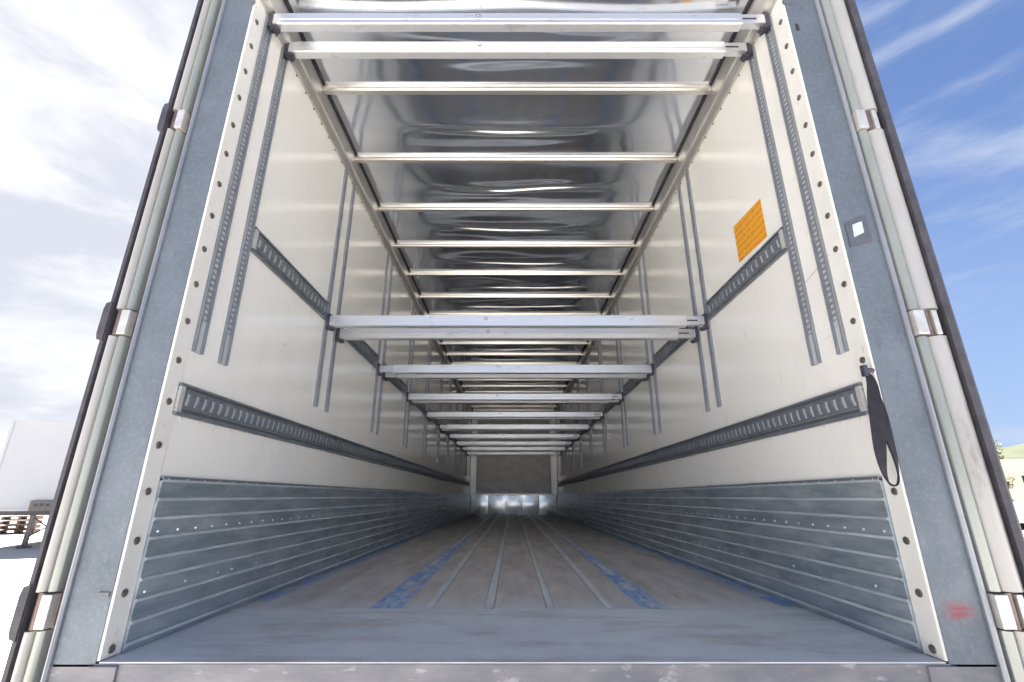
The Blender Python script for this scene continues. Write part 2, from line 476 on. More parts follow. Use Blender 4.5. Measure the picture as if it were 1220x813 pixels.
# ---- floor
floor = MB(); floor.box(-1.30, 1.30, 1.75, 14.1, -0.16, -0.03)
floor_o = floor.build('floor', M['chassis'], trailer)
edges = [-1.236, -0.600, -0.397, -0.132, 0.137, 0.395, 0.592, 1.236]
hw = [0.0, 0.024, 0.020, 0.021, 0.017, 0.020, 0.024, 0.0]
for i in range(7):
    b = MB(); b.box(edges[i] + hw[i] + 0.002, edges[i + 1] - hw[i + 1] - 0.002, 2.302, 14.04, -0.028, 0.0, 0.0015)
    b.build('floor_board', M['wood'], floor_o)
for i in range(1, 7):
    b = MB()
    x, h = edges[i], hw[i]
    b.prism([(x - h, -0.02), (x - h, 0.001), (x - h + 0.004, 0.0055), (x - h * 0.35, 0.0055), (x - h * 0.3, 0.003), (x + h * 0.3, 0.003),
             (x + h * 0.35, 0.0055), (x + h - 0.004, 0.0055), (x + h, 0.001), (x + h, -0.02)], 'y', 2.302, 14.03)
    b.build('floor_rib', M['rib_blue'] if i in (1, 6) else M['rib'], floor_o)
# blue paint along the two outer ribs and along the side plates, its outline worn ragged
def paint_strip(xa, xb, ya, yb, z, ragged=0.012, seed=0, taper=0.0):
    b = MB(); n = 90
    vs, fs = [], []
    for i in range(n + 1):
        t = i / n
        y = ya + (yb - ya) * t
        ww = 1 - taper * t
        c = (xa + xb) / 2; h = (xb - xa) / 2 * ww
        a = c - h + ragged * noise.noise(Vector((y * 5, seed, 0)))
        d = c + h + ragged * noise.noise(Vector((y * 5, seed + 9, 0)))
        vs += [(a, y, z), (d, y, z)]
    for i in range(n):
        fs.append((2 * i, 2 * i + 1, 2 * i + 3, 2 * i + 2))
    b.add(vs, fs)
    return b.build('paint_strip', M['blue'], floor_o)
paint_strip(-0.655, -0.510, 2.300, 8.4, 0.0012, seed=1, taper=0.75)
paint_strip(0.530, 0.650, 2.300, 7.6, 0.0012, seed=2, taper=0.70)
paint_strip(-1.222, -1.165, 2.45, 9.5, 0.0012, 0.018, seed=3, taper=0.3)
paint_strip(1.165, 1.222, 2.35, 9.5, 0.0012, 0.018, seed=4, taper=0.3)

# ---- threshold plate and rear sill
t = MB(); t.box(-1.236, 1.236, 1.602, 2.298, -0.0015, 0.0025, 0.0006)
th = t.build('threshold_plate', M['sill'], trailer)
t = MB(); t.box(-1.372, 1.388, 1.600, 1.74, -0.30, -0.002, 0.0012)
sill = t.build('rear_sill', M['sill_face'], trailer)
for sx in (-1, 1):
    t = MB(); t.box(sx * 1.262, sx * 1.175, 1.592, 1.606, -0.09, -0.006, 0.003)
    t.build('corner_weld', M['sill_face'], trailer)

# ---- side walls
BOLT_Z = [0.026 + 0.1505 * k for k in range(18)]
TRACK_Y = [1.86 - 0.135, 1.86 + 0.03] + [y for k in range(9) for y in (2.86 + 1.205 * k, 3.035 + 1.205 * k)]
SLATS = [(max(0.004, -0.0315 + 0.0613 * i), 0.028 + 0.0613 * i) for i in range(9)]
slat_src = {}; bolt_src = None; hole_cache = {}

def hole_band(mb, X, nx, u0, u1, v0, v1, du, dv_hole, depth, horizontal=True, n_hole=None, shape='slot', mi=0):
    """a plate on the plane x=X (facing nx) with a row of real holes; u runs along y when horizontal, along z otherwise"""
    L = u1 - u0; n = max(1, int(round(L / du))); du = L / n
    vc = (v0 + v1) / 2; hv = dv_hole / 2
    def P(u, v, d=0.0):
        return (X - nx * d, u, v) if horizontal else (X - nx * d, v, u)
    for i in range(n):
        a = u0 + i * du; b = a + du; c = (a + b) / 2
        if shape == 'slot':
            s_ = 0.16 * du
            hole = [(c - .06 * du, vc + hv), (c + .34 * du, vc + hv), (c + .36 * du, vc + hv * .25), (c + .16 * du, vc), (c + .20 * du, vc - hv * .8),
                    (c + .05 * du, vc - hv), (c - .26 * du, vc - hv), (c - .22 * du, vc + hv * .3)]
            hole = [(c, vc + hv), (c + .30 * du, vc + hv * .95), (c + .30 * du, vc), (c + .14 * du, vc - hv * .95), (c, vc - hv), (c - .30 * du, vc - hv * .95),
                    (c - .16 * du, vc), (c - .12 * du, vc + hv * .95)]
        else:
            r = .30 * du
            hole = [(c, vc + hv), (c + r, vc + hv), (c + r, vc), (c + r, vc - hv), (c, vc - hv), (c - r, vc - hv), (c - r, vc), (c - r, vc + hv)]
        outer = [(c, v1), (b, v1), (b, vc), (b, v0), (c, v0), (a, v0), (a, vc), (a, v1)]
        vs = [P(*o) for o in outer] + [P(*h) for h in hole] + [P(h[0], h[1], depth) for h in hole]
        fs = []
        for k in range(8):
            j = (k + 1) % 8
            fs.append((k, j, 8 + j, 8 + k))
            fs.append((8 + k, 8 + j, 16 + j, 16 + k))
        mb.add(vs, fs, mi)

def lashing_rail(side, y0, y1, z0, z1, parent, holes=True):
    X = side * XW; nx = -side
    def x(d): return X + nx * d
    h = z1 - z0
    mb = MB()
    mb.box(x(0.001), x(0.004), y0, y1, z0, z1)                                    # back sheet
    mb.prism([(x(.004), z1), (x(.004), z1 - .007), (x(.017), z1 - .012), (x(.020), z1 - .006), (x(.014), z1)], 'y', y0, y1)       # top lip
    mb.prism([(x(.004), z0), (x(.014), z0), (x(.020), z0 + .006), (x(.017), z0 + .012), (x(.004), z0 + .007)], 'y', y0, y1)
    mb.prism([(x(.004), z1 - .020), (x(.010), z1 - .023), (x(.010), z1 - .028), (x(.004), z1 - .031)], 'y', y0, y1)
    mb.prism([(x(.004), z0 + .020), (x(.010), z0 + .022), (x(.010), z0 + .026), (x(.004), z0 + .029)], 'y', y0, y1)
    o = mb.build('lashing_rail', M['rail'], parent)
    zb0, zb1 = z0 + 0.030, z1 - 0.018
    if holes:
        bk = MB(); bk.box(x(.0042), x(.0052), y0 + .03, y1 - .01, zb0, zb1)
        bk.build('rail_backing', M['rivet'], parent)
    pb = MB()
    hole_band(pb, x(.0125), nx, y0 + 0.030, y1 - 0.006, zb0, zb1, 0.0505, (zb1 - zb0) * 0.74, 0.005)
    pb.build('slotted_face', M['rail'], parent)
    e = MB(); e.box(x(.004), x(.0165), y0 + .001, y0 + .026, z0 + .012, z1 - .012, .002)
    e.build('rail_end', M['rail_end'], parent)

def track(side, y, z0, z1, parent, fine, wdt=0.055):
    X = side * XW; nx = -side
    def x(d): return X + nx * d
    a, b = y - wdt / 2, y + wdt / 2
    mb = MB()
    mb.box(x(.001), x(.004), a, b, z0, z1)
    for (p, q) in ((a, a + .010), (b - .010, b)):
        mb.box(x(.004), x(.013), p, q, z0, z1, .0015 if fine else 0)
    if fine:
        hole_band(mb, x(.0085), nx, z0 + 0.13, z1, a + .011, b - .011, 0.025, (b - a - .022) * 0.72, 0.004, horizontal=False, shape='sq')
        o = mb.build('wall_track', M['track'], parent)
        bk = MB(); bk.box(x(.0041), x(.0048), a + .011, b - .011, z0, z1)
        bk.build('track_backing', M['track_back'], parent)
    else:
        mb.box(x(.004), x(.0065), a + .014, b - .014, z0 + .1, z1)
        mb.build('wall_track', M['track'], parent)

for side in (-1, 1):
    wl_ = MB()
    wl_.box(side * XW, side * (XW + 0.030), 1.68, Y1, -0.03, 2.93)
    wall = wl_.build('side_wall', M['wall'], trailer)
    ok = MB(); ok.box(side * (XW + 0.032), side * (XW + 0.045), 1.72, Y1, -0.2, 2.99)
    ok.build('outer_skin', M['outer'], wall)
    X = side * XW
    st = MB(); st.box(X - side * 0.004, X + side * 0.03, 1.603, 1.681, 0.004, 2.90, 0.002)
    st.build('bolted_edge_strip', M['strip'], wall)
    for z in BOLT_Z:
        if bolt_src is None:
            b = MB()
            b.cyl((0, 0, 0), (0.004, 0, 0), 0.0125, 14, 0.0115)
            b.cyl((0.004, 0, 0), (0.0065, 0, 0), 0.0085, 6)
            bolt_src = b.build('bolt', M['bolt'], wall, origin=(0, 0, 0))
            o = bolt_src; W[o] = Vector((X + .004, 1.6385, z)); o.location = W[o] - W[wall]
        else:
            o = share(bolt_src, 'bolt', (X - side * 0.004, 1.6385, z), wall)
        if side > 0:
            o.rotation_euler = (0, 0, math.pi)
    # kick slats
    for i, (za, zb) in enumerate(SLATS):
        b = MB()
        fx = X - side * 0.013
        pts = [(X - side * .001, za), (fx + side * .002, za), (fx, zb - .011), (fx - side * .005, zb - .008), (fx - side * .0055, zb - .003), (fx - side * .001, zb + .001),
               (X - side * .001, zb + .002)]
        b.prism(pts, 'y', 1.683, 14.04)
        # same piece: light caught along the bead, put into the colour of its faces
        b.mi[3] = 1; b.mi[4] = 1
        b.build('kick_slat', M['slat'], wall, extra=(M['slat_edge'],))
    b = MB(); b.box(X - side * .001, X - side * .0155, 1.683, 14.04, 0.5515 - 0.0, 0.5515 + 0.0 + .006)
    # top trim with its row of small rivets, and two more rows of rivets on the slats
    tr = MB(); tr.box(X - side * .001, X - side * .016, 1.683, 14.04, 0.5125, 0.528, .0015)
    # keep only the trim that covers the last slat's top
    tr.build('top_trim', M['rail'], wall)
    rv = MB()
    for zz, dx in ((0.351, .0195), (0.169, .0195), (0.520, .0155)):
        y = 1.709
        k = 0
        while y < 13.9:
            skip = zz == 0.169 and (random.random() < .25)
            if not skip:
                n = 8 if y < 4 else 5
                rv.cyl((X - side * (dx - .004), y, zz), (X - side * (dx + .0012), y, zz), 0.0052, n, 0.003)
            y += 0.10
            k += 1
    rv.build('rivet_rows', M['rivet'], wall, stuff=True)
    # tracks
    for i, y in enumerate(TRACK_Y):
        z0 = 0.983
        track(side, y, z0, 2.70, wall, i < 6, 0.055 if i < 2 else 0.045)
    # lashing rails
    lashing_rail(side, 1.668, 13.6, 0.738, 0.855, wall)
    for a, b_ in [(1.925, 2.832)] + [(3.062 + 1.205 * k, 4.038 + 1.205 * k) for k in range(8)]:
        lashing_rail(side, a, b_, 1.537, 1.660, wall)
    # small rivets under the lower rail
    rr = MB()
    for k in range(60):
        y = 1.72 + k * .105
        rr.cyl((X, y, 0.731), (X - side * .004, y, 0.731), .004, 6)
    rr.build('rail_rivet_row', M['rivet'], wall, stuff=True)
    # roof edge profile
    rc = MB()
    rc.prism([(X, 2.712), (X - side * .010, 2.712), (X - side * .012, 2.722), (X - side * .040, 2.735), (X - side * .046, 2.748), (X - side * .046, 2.86), (X, 2.86)],
             'y', 1.62, 14.04)
    rc.build('roof_edge_profile', M['cove'], wall)
    rd = MB(); rd.box(X - side * .0465, X - side * .060, 1.62, 14.04, 2.856, 2.866)  # dark strip drawn for the shade in the gap along the roof edge
    rd.build('roof_edge_gap_shade', M['dark'], wall)
    rb = MB()
    for k in range(70):
        y = 1.8 + k * .12
        rb.cyl((X, y, 2.700), (X - side * .005, y, 2.700), .006, 6)
    rb.build('edge_rivet_row', M['bolt'], wall, stuff=True)

# ---- orange label on the right wall
b = MB()
xx = XW - 0.0015
b.add([(xx, 2.066, 1.913), (xx, 2.366, 1.932), (xx, 2.368, 1.704), (xx, 2.068, 1.692), (xx + .001, 2.066, 1.913), (xx + .001, 2.366, 1.932), (xx + .001, 2.368, 1.704), (xx + .001, 2.068, 1.692)],
      [(0, 1, 2, 3), (7, 6, 5, 4), (0, 4, 5, 1), (1, 5, 6, 2), (2, 6, 7, 3), (3, 7, 4, 0)])
wall_right = [o for o in bpy.data.objects if o.name.startswith('side_wall')][-1]
o = b.build('printed_sticker', M['orange'], wall_right); o['label'] = 'orange sticker with faint lines of print'
# hairline scratch marks
b = MB()
for (ya, za, yb, zb, w_) in ((1.615, 1.40, 1.90, 1.33, .0022), (2.0, .99, 2.01, .90, .003), (2.22, 2.1, 2.24, 2.0, .002)):
    b.add([(xx, ya, za), (xx, yb, zb), (xx, yb, zb + w_), (xx, ya, za + w_), ], [(0, 1, 2, 3)])
b.build('scratch_marks', M['bolt'], wall_right, stuff=True)

# ---- roof
rf = MB(); rf.box(-1.285, 1.285, 1.66, 14.1, 2.935, 2.99)
roof = rf.build('roof', M['outer'], trailer)
BOW_Y = [2.285 + 0.632 * k for k in range(-1, 19)]
ys = [1.70 - .05] + BOW_Y[1:] + [14.05]
for k in range(len(ys) - 1):
    ya, yb = ys[k], min(ys[k + 1], 14.05)
    if yb - ya < .05: continue
    nx_, ny_ = (80, 44) if k < 7 else (36, 10)
    vs, fs = [], []
    ph = random.uniform(0, 50)
    ridges = [(.52 + random.uniform(-.08, .08), .095, .020), (.78 + random.uniform(-.05, .05), .07, .005)]
    for j in range(ny_ + 1):
        tt = j / ny_
        for i in range(nx_ + 1):
            u = i / nx_
            x = -1.195 + 2.39 * u
            env = math.sin(math.pi * tt) ** 0.8 * math.sin(math.pi * u) ** 0.5
            w_ = noise.noise(Vector((x * 1.1 + ph, tt * 1.7, ph))) * 0.016 + 0.009 * math.sin(tt * 6.283 + 1.6 * noise.noise(Vector((x * .9, ph, 1)))) \
                + noise.noise(Vector((x * 3.0 + ph, tt * 3.2, ph))) * 0.0014
            for (rc_, rs_, ra_) in ridges:
                q_ = tt - rc_ - .10 * noise.noise(Vector((x * 1.3, ph + rc_ * 9, 2))) + .10 * (u - .5) ** 2 * 4
                w_ += ra_ * math.exp(-(q_ / rs_) ** 2) * math.exp(-((u - .5 - .12 * noise.noise(Vector((ph, rc_, 1)))) / .27) ** 2)
            vs.append((x, ya + (yb - ya) * tt, 2.868 - env * (0.004 + w_)))
    for j in range(ny_):
        for i in range(nx_):
            a = j * (nx_ + 1) + i
            fs.append((a, a + 1, a + nx_ + 2, a + nx_ + 1))
    b = MB(); b.add(vs, fs)
    b.build('roof_panel', M['roof'], roof, smooth=True)
for k, y in enumerate(BOW_Y):
    if y > 13.9: continue
    b = MB()
    b.prism([(y - .030, 2.866), (y - .028, 2.850), (y - .020, 2.846), (y - .016, 2.832), (y + .016, 2.832), (y + .020, 2.846), (y + .028, 2.850), (y + .030, 2.866)],
            'x', -1.192, 1.192)
    b.build('roof_bow', M['bow'], roof)

# ---- front wall
fw = MB(); fw.box(-1.27, 1.27, 14.05, 14.10, -0.03, 2.93)
front = fw.build('front_wall', M['front'], trailer)
for i in range(5):
    xa = -1.20 + i * 0.48
    b = MB(); n = 8
    vs, fs = [], []
    for j in range(7):
        for q in range(n + 1):
            x = xa + 0.474 * q / n
            z = 0.006 + 0.50 * j / 6
            vs.append((x, 14.032 - 0.010 * math.sin(math.pi * q / n) * math.sin(math.pi * j / 6) - .003 * noise.noise(Vector((x * 6, z * 6, 1))), z))
    for j in range(6):
        for q in range(n):
            a = j * (n + 1) + q
            fs.append((a, a + 1, a + n + 2, a + n + 1))
    b.add(vs, fs)
    b.build('kick_plate', M['plate'], front, smooth=True)
for s in (-1, 1):
    b = MB(); b.box(s * 1.235, s * 1.06, 13.96, 14.045, 0.51, 2.85, .008)
    b.build('corner_profile', M['insert'], front)
for z in (0.52,):
    b = MB(); b.box(-1.05, 1.05, 14.036, 14.049, z, z + .03)
    b.build('panel_joint', M['bow'], front)

# ---- rear posts
def post(s, lipx, postx):
    p = MB()
    p.box(s * 1.2445, s * postx, 1.600, 1.70, -0.012, 2.95, .003)
    po = p.build('rear_post', M['galv'], trailer)
    l_ = MB()
    l_.prism([(s * postx, 1.70), (s * postx, 1.592), (s * (postx + .004), 1.585), (s * (lipx - .003), 1.585), (s * lipx, 1.590), (s * lipx, 1.70)], 'z', -0.30, 2.95)
    l_.build('post_lip', M['lip'], po)
    low = MB(); low.box(s * 1.2445, s * (postx - .001), 1.602, 1.70, -0.70, -0.302)
    low.build('post_foot', M['galv'], po)
    return po
post_l = post(-1, 1.381, 1.370)
post_r = post(1, 1.398, 1.384)
h = MB(); h.box(-1.38, 1.39, 1.60, 1.70, 2.953, 3.14, .01)
h.build('rear_header', M['galv'], trailer)
# round corner caps just below the header
for s in (-1, 1):
    h = MB(); h.cyl((s * 1.255, 1.600, 2.66), (s * 1.255, 1.588, 2.66), .022, 18)
    h.build('corner_cap', M['galv'], post_l if s < 0 else post_r)
# oblong hole, plate and red mark on the right post; small dark tab on the left post
h = MB(); h.prism([(1.270, 2.480), (1.280, 2.480), (1.2835, 2.49), (1.2835, 2.515), (1.280, 2.525), (1.270, 2.525), (1.2665, 2.515), (1.2665, 2.49)], 'y', 1.599, 1.605)
o = h.build('oblong_hole', M['dark'], post_r)
h = MB()
h.prism([(1.262, 1.366), (1.346, 1.388), (1.352, 1.396), (1.350, 1.505), (1.342, 1.508), (1.262, 1.470)], 'y', 1.5955, 1.601)
pl = h.build('post_plate', M['plate_dark'], post_r); pl['label'] = 'dark square plate with pale print'
h = MB(); h.prism([(1.284, 1.408), (1.326, 1.428), (1.328, 1.478), (1.288, 1.462)], 'y', 1.5945, 1.5960)
h.build('plate_print', M['plate_print'], pl)
h = MB(); h.box(-1.285, -1.250, 1.596, 1.601, 0.172, 0.186, .001)
h.build('dark_tab', M['plate_dark'], post_l)

# ---- doors folded back along the sides
HZ = [0.138, 1.052, 1.953, 2.80]
def door(s, gap, tube, white, seal, po):
    """all figures are distances from the trailer's centre line: gap..tube..white..seal"""
    d = MB(); d.box(s * (white - .018), s * (seal - .004), 1.63, 2.86, -0.25, 3.02, .004)
    dr = d.build('rear_door', M['outer'], trailer)
    # dark plate in place of the shaded gap between post and door edge
    g_ = MB(); g_.box(s * (gap + .001), s * (tube - .001), 1.625, 1.69, -0.25, 2.99)
    g_.build('door_gap_shade', M['rubber'], dr)
    n = 10
    def bulge(a, b, yb, dep, name, m):
        pts = []
        for i in range(n + 1):
            t_ = i / n
            ang = math.pi * t_
            pts.append((s * (a + (b - a) * t_), yb - dep * math.sin(ang) ** 0.7))
        pts += [(s * b, 1.70), (s * a, 1.70)]
        zs = [-0.27] + [v for z in HZ for v in (z - .052, z + .052)] + [3.0]
        mb = MB()
        for q in range(0, len(zs), 2):
            mb.prism(pts, 'z', zs[q], zs[q + 1])
        return mb.build(name, m, dr, smooth=True)
    bulge(tube, white - .001, 1.590, .014, 'door_tube', M['door_tube'])
    bulge(white, seal - .001, 1.588, .020, 'door_edge', M['door_white'])
    sl = MB()
    ww = .021 if s < 0 else .040
    sl.prism([(s * seal, 1.566), (s * (seal + ww * .6), 1.566), (s * (seal + ww), 1.576), (s * (seal + ww), 1.64), (s * (seal + ww * .6), 1.66), (s * seal, 1.66)], 'z', -0.27, 3.0)
    sl.build('door_seal', M['rubber'], dr)
    for z in HZ:
        hb = MB()
        hb.box(s * (tube - .012), s * (seal - .002), 1.604, 1.66, z - .051, z + .051)
        ho = hb.build('hinge', M['hinge_dark'], dr)
        p1 = MB(); p1.box(s * (tube - .005), s * (white - .004), 1.568, 1.603, z - .046, z + .046, .003)
        p1.build('hinge_plate', M['hinge'], ho)
        p2 = MB(); p2.cyl((s * (white + .010), 1.588, z - .049), (s * (white + .010), 1.588, z + .049), .0125, 14)
        p2.build('hinge_pin', M['hinge_dark'], ho, smooth=True)
        if seal - white > .04:
            p3 = MB(); p3.box(s * (white + .026), s * (seal - .022), 1.572, 1.603, z - .046, z + .046, .003)
            p3.build('hinge_plate', M['hinge'], ho)
        if s > 0: continue
        p4 = MB(); p4.prism([(s * (seal + .002), z - .075), (s * (seal + ww + .001), z - .068), (s * (seal + ww + .006), z - .045), (s * (seal + ww + .006), z + .045),
                             (s * (seal + ww + .001), z + .068), (s * (seal + .002), z + .075)], 'y', 1.561, 1.63)
        p4.build('seal_bulge', M['rubber'], ho)
    return dr
dl = door(-1, 1.382, 1.402, 1.431, 1.461, post_l)
dl['label'] = 'left door folded back, its narrow edge showing'
dr_ = door(1, 1.399, 1.409, 1.447, 1.514, post_r)
dr_['label'] = 'right door folded back, its wide rounded edge showing'

# ---- chassis and wheels
c = MB()
c.box(-0.6, -0.45, 1.9, 13.6, -0.55, -0.17); c.box(0.45, 0.6, 1.9, 13.6, -0.55, -0.17)
for y in (3.2, 4.5, 5.8): c.cyl((-1.05, y, -0.62), (1.05, y, -0.62), .07, 12)
c.build('chassis', M['chassis'], trailer)
wsrc = None
for y in (3.2, 4.5, 5.8):
    for s in (-1, 1):
        if wsrc is None:
            w_ = MB(); w_.cyl((-.19, 0, 0), (.19, 0, 0), .47, 28)
            wsrc = w_.build('wheel', M['tyre'], trailer, origin=(0, 0, 0), smooth=True)
            W[wsrc] = Vector((-1.0, y, -.62)); wsrc.location = W[wsrc] - W[trailer]
        else:
            share(wsrc, 'wheel', (s * 1.0, y, -.62), trailer)
bu = MB(); bu.box(-1.2, 1.2, 1.66, 1.76, -0.72, -0.60, .01)
bu.build('underrun_bar', M['steel_grey'], trailer)

# ================================================================ load bars
def load_bar(h, name='load_bar'):
    """local frame: front face y = 0, centre z = 0, plain end to -x, sliding end to +x"""
    root = empty(name)
    t_ = h / 2
    b = MB()
    b.prism([(0.0, -t_ + .004), (0.0, -t_ * .34), (.003, -t_ * .30), (.003, -t_ * .20), (0, -t_ * .16), (0, t_ - .010), (.004, t_ - .003), (.010, t_), (.044, t_),
             (.048, t_ - .004), (.048, -t_ + .004), (.044, -t_), (.004, -t_)], 'x', -1.178, 1.085)
    b.build('beam', M['beam'], root)
    b = MB(); b.box(1.086, 1.204, .006, .042, -t_ + .012, t_ - .008, .002)
    ins = b.build('sliding_end', M['insert'], root)
    b = MB(); b.box(1.092, 1.160, .0045, .007, -.004, .004)
    b.build('slide_slot', M['dark'], ins)
    for s in (-1, 1):
        b = MB()
        b.box(s * 1.204, s * 1.226, .004, .044, -t_ - .010, t_ + .012, .003)
        b.box(s * 1.175, s * 1.215, .010, .040, -t_ - .020, -t_ - .004, .003)
        b.cyl((s * 1.196, .002, -t_ - .013), (s * 1.196, .046, -t_ - .013), .010, 10)
        b.build('locking_end', M['bracket'], root)
        if s < 0:
            b = MB(); b.box(-1.203, -1.179, .004, .044, -t_ + .005, t_ - .005, .002)
            b.build('end_cap', M['insert'], root)
    b = MB()
    b.cyl((-0.20, .0015, 0.25 * t_), (-0.20, -.003, 0.25 * t_), .012, 16)
    k_ = b.build('lock_button', M['track'], root, smooth=True)
    b = MB(); b.cyl((-0.20, -.0025, 0.25 * t_), (-0.20, -.0036, 0.25 * t_), .006, 12)
    b.build('button_centre', M['rivet'], k_)
    return root
bar_a = load_bar(0.076)
GROUP = 'aluminium load bars spanning the trailer between the wall tracks'
words = ['nearest', 'second', 'third', 'fourth', 'fifth', 'sixth', 'seventh', 'eighth', 'deepest']
spots = [(1.690, 2.680, 0, 'front aluminium load bar of the two raised under the roof, nearest the rear frame'),
         (1.862, 2.704, 0, 'rear aluminium load bar of the two raised under the roof, farther from the rear frame')]
for k in range(9):
    y = 2.830 + 1.205 * k
    zf = 1.537
    spots.append((y, zf, k % 3 == 1, 'front load bar of the %s pair from the doors set halfway up the walls' % words[k]))
    spots.append((y + .178, zf - 0.026 if k == 0 else zf - .001, k % 2 == 1, 'rear load bar of the %s pair from the doors set halfway up the walls' % words[k]))
for i, (y, z, flip, lab) in enumerate(spots):
    o = bar_a if i == 0 else copy_tree(bar_a)
    if flip:
        o.rotation_euler = (0, 0, math.pi); y += .048
    else:
        o.rotation_euler = (0, 0, 0)
    o.location = (random.uniform(-.004, .004), y, z + random.uniform(-.002, .002))
    tag(o, lab, 'load bar', GROUP)

# ================================================================ the black strap
def ribbon(path, widths, thick=0.0028):
    """path: 3D points; widths: width vectors; gives a strap with thickness"""
    pts = [Vector(p) for p in path]; ws = [Vector(w_) for w_ in widths]
    # Catmull-Rom resample
    def cr(P, t_, i):
        p0 = P[max(i - 1, 0)]; p1 = P[i]; p2 = P[i + 1]; p3 = P[min(i + 2, len(P) - 1)]
        return 0.5 * ((2 * p1) + (p2 - p0) * t_ + (2 * p0 - 5 * p1 + 4 * p2 - p3) * t_ ** 2 + (3 * p1 - p0 - 3 * p2 + p3) * t_ ** 3)
    sp, sw = [], []
    for i in range(len(pts) - 1):
        for q in range(8):
            sp.append(cr(pts, q / 8, i)); sw.append(cr(ws, q / 8, i))
    sp.append(pts[-1]); sw.append(ws[-1])
    mb = MB(); vs, fs = [], []
    n = len(sp)
    for i in range(n):
        d = (sp[min(i + 1, n - 1)] - sp[max(i - 1, 0)]).normalized()
        w_ = sw[i]
        nn = d.cross(w_).normalized() * thick
        vs += [sp[i] - w_ / 2 - nn, sp[i] + w_ / 2 - nn, sp[i] + w_ / 2 + nn, sp[i] - w_ / 2 + nn]
    for i in range(n - 1):
        a, b_ = 4 * i, 4 * i + 4
        for q in range(4):
            fs.append((a + q, a + (q + 1) % 4, b_ + (q + 1) % 4, b_ + q))
    fs += [(3, 2, 1, 0), (4 * n - 4, 4 * n - 3, 4 * n - 2, 4 * n - 1)]
    mb.add(vs, fs)
    return mb
strap = empty('hanging_strap', (1.205, 1.58, 0.88))
tag(strap, 'black webbing strap hanging in a loop at the right post beside the lower rail', 'strap')
A = [(1.206, 1.596, .870), (1.202, 1.580, .835), (1.186, 1.566, .77), (1.172, 1.556, .70), (1.153, 1.550, .60), (1.149, 1.550, .535), (1.160, 1.553, .500),
     (1.186, 1.560, .496), (1.203, 1.566, .520), (1.212, 1.572, .575), (1.211, 1.576, .65), (1.208, 1.580, .73), (1.207, 1.588, .80), (1.206, 1.596, .866)]
Wd = [(.010, -.008, 0), (.022, -.017, 0), (.031, -.024, 0), (.033, -.025, 0), (.027, -.018, 0), (.021, .010, 0), (.022, .031, 0),
      (.023, .032, 0), (.022, .030, 0), (.024, .018, 0), (.030, .004, 0), (.030, -.014, 0), (.022, -.015, 0), (.010, -.008, 0)]
o = ribbon(A, Wd).build('strap_loop', M['strap'], strap, smooth=True)
b = MB(); b.cyl((1.236, 1.606, .882), (1.200, 1.596, .882), .008, 10); b.box(1.190, 1.206, 1.585, 1.604, .858, .898, .003)
b.build('strap_hook', M['bracket'], strap)

# ================================================================ beyond the trailer, left
def parked_trailer():
    r = empty('parked_trailer')
    b = MB(); b.box(0, 2.55, 0, 13.4, 1.12, 4.0, .03)
    b.build('box_body', M['far_white'], r)
    b = MB()
    for (a, c_, d, e) in ((0, .07, 1.12, 4.0), (2.48, 2.55, 1.12, 4.0), (.07, 2.48, 3.93, 4.0), (.07, 2.48, 1.12, 1.2)):
        b.box(a, c_, -.02, .0, d, e)
    b.build('front_trim', M['far_white'], r)
    b = MB(); b.box(0.05, 2.5, .2, 13.2, .98, 1.115)
    b.build('chassis', M['chassis'], r)
    b = MB(); b.box(1.15, 2.0, -.10, 0.0, 1.12, 1.44, .01)
    cb = b.build('connection_box', M['steel_grey'], r)
    b = MB()
    for x in (1.3, 1.45, 1.6, 1.8): b.cyl((x, -.13, 1.3), (x, -.10, 1.3), .04, 10)
    b.build('coupling_sockets', M['chassis'], cb, stuff=True)
    for x in (1.15, 2.05):
        b = MB(); b.box(x - .06, x + .06, .24, .36, .06, .98, .01); b.box(x - .14, x + .14, .16, .44, 0.0, .06, .01)
        b.build('landing_leg', M['steel_grey'], r)
    b = MB(); b.cyl((1.2, .3, .35), (2.0, .3, .9), .025, 8); b.cyl((1.2, .3, .9), (2.0, .3, .35), .025, 8)
    b.build('leg_brace', M['steel_grey'], r)
    src = None
    for y in (8.6, 9.9, 11.2):
        for x in (.25, 2.3):
            b = MB(); b.cyl((x - .16, y, .5), (x + .16, y, .5), .5, 24)
            b.build('wheel', M['tyre'], r, smooth=True)
    return r
pt = parked_trailer()
pt.location = (-16.68, 15.75, GZ); pt.rotation_euler = (0, 0, R(20))
tag(pt, 'white box trailer parked on its landing legs beyond the left door', 'trailer')

def stand_in_stack(n, w_, d_, name):
    r = empty(name)
    for i in range(n):
        b = MB(); b.box(0, w_, 0, d_, i * .19, i * .19 + .03)
        b.box(0, w_, 0, d_, i * .19 + .13, i * .19 + .155)
        b.build('stack_deck', M['brown_stack'], r)
        for x in (0.0, w_ / 2 - .05, w_ - .1):
            b = MB(); b.box(x, x + .1, .002, d_ - .002, i * .19 + .031, i * .19 + .129)
            b.build('stack_block', M['brown_stack'], r)
    return r
cs = stand_in_stack(5, 1.2, .9, 'brown_stand_in'); cs.location = (-22.6, 22.2, GZ); cs.rotation_euler = (0, 0, R(30))  # guessed stand-in for an unidentified brown thing, shaped like stacked pallets
tag(cs, 'unidentified brown object low on the yard behind the parked white trailer', 'unidentified object')

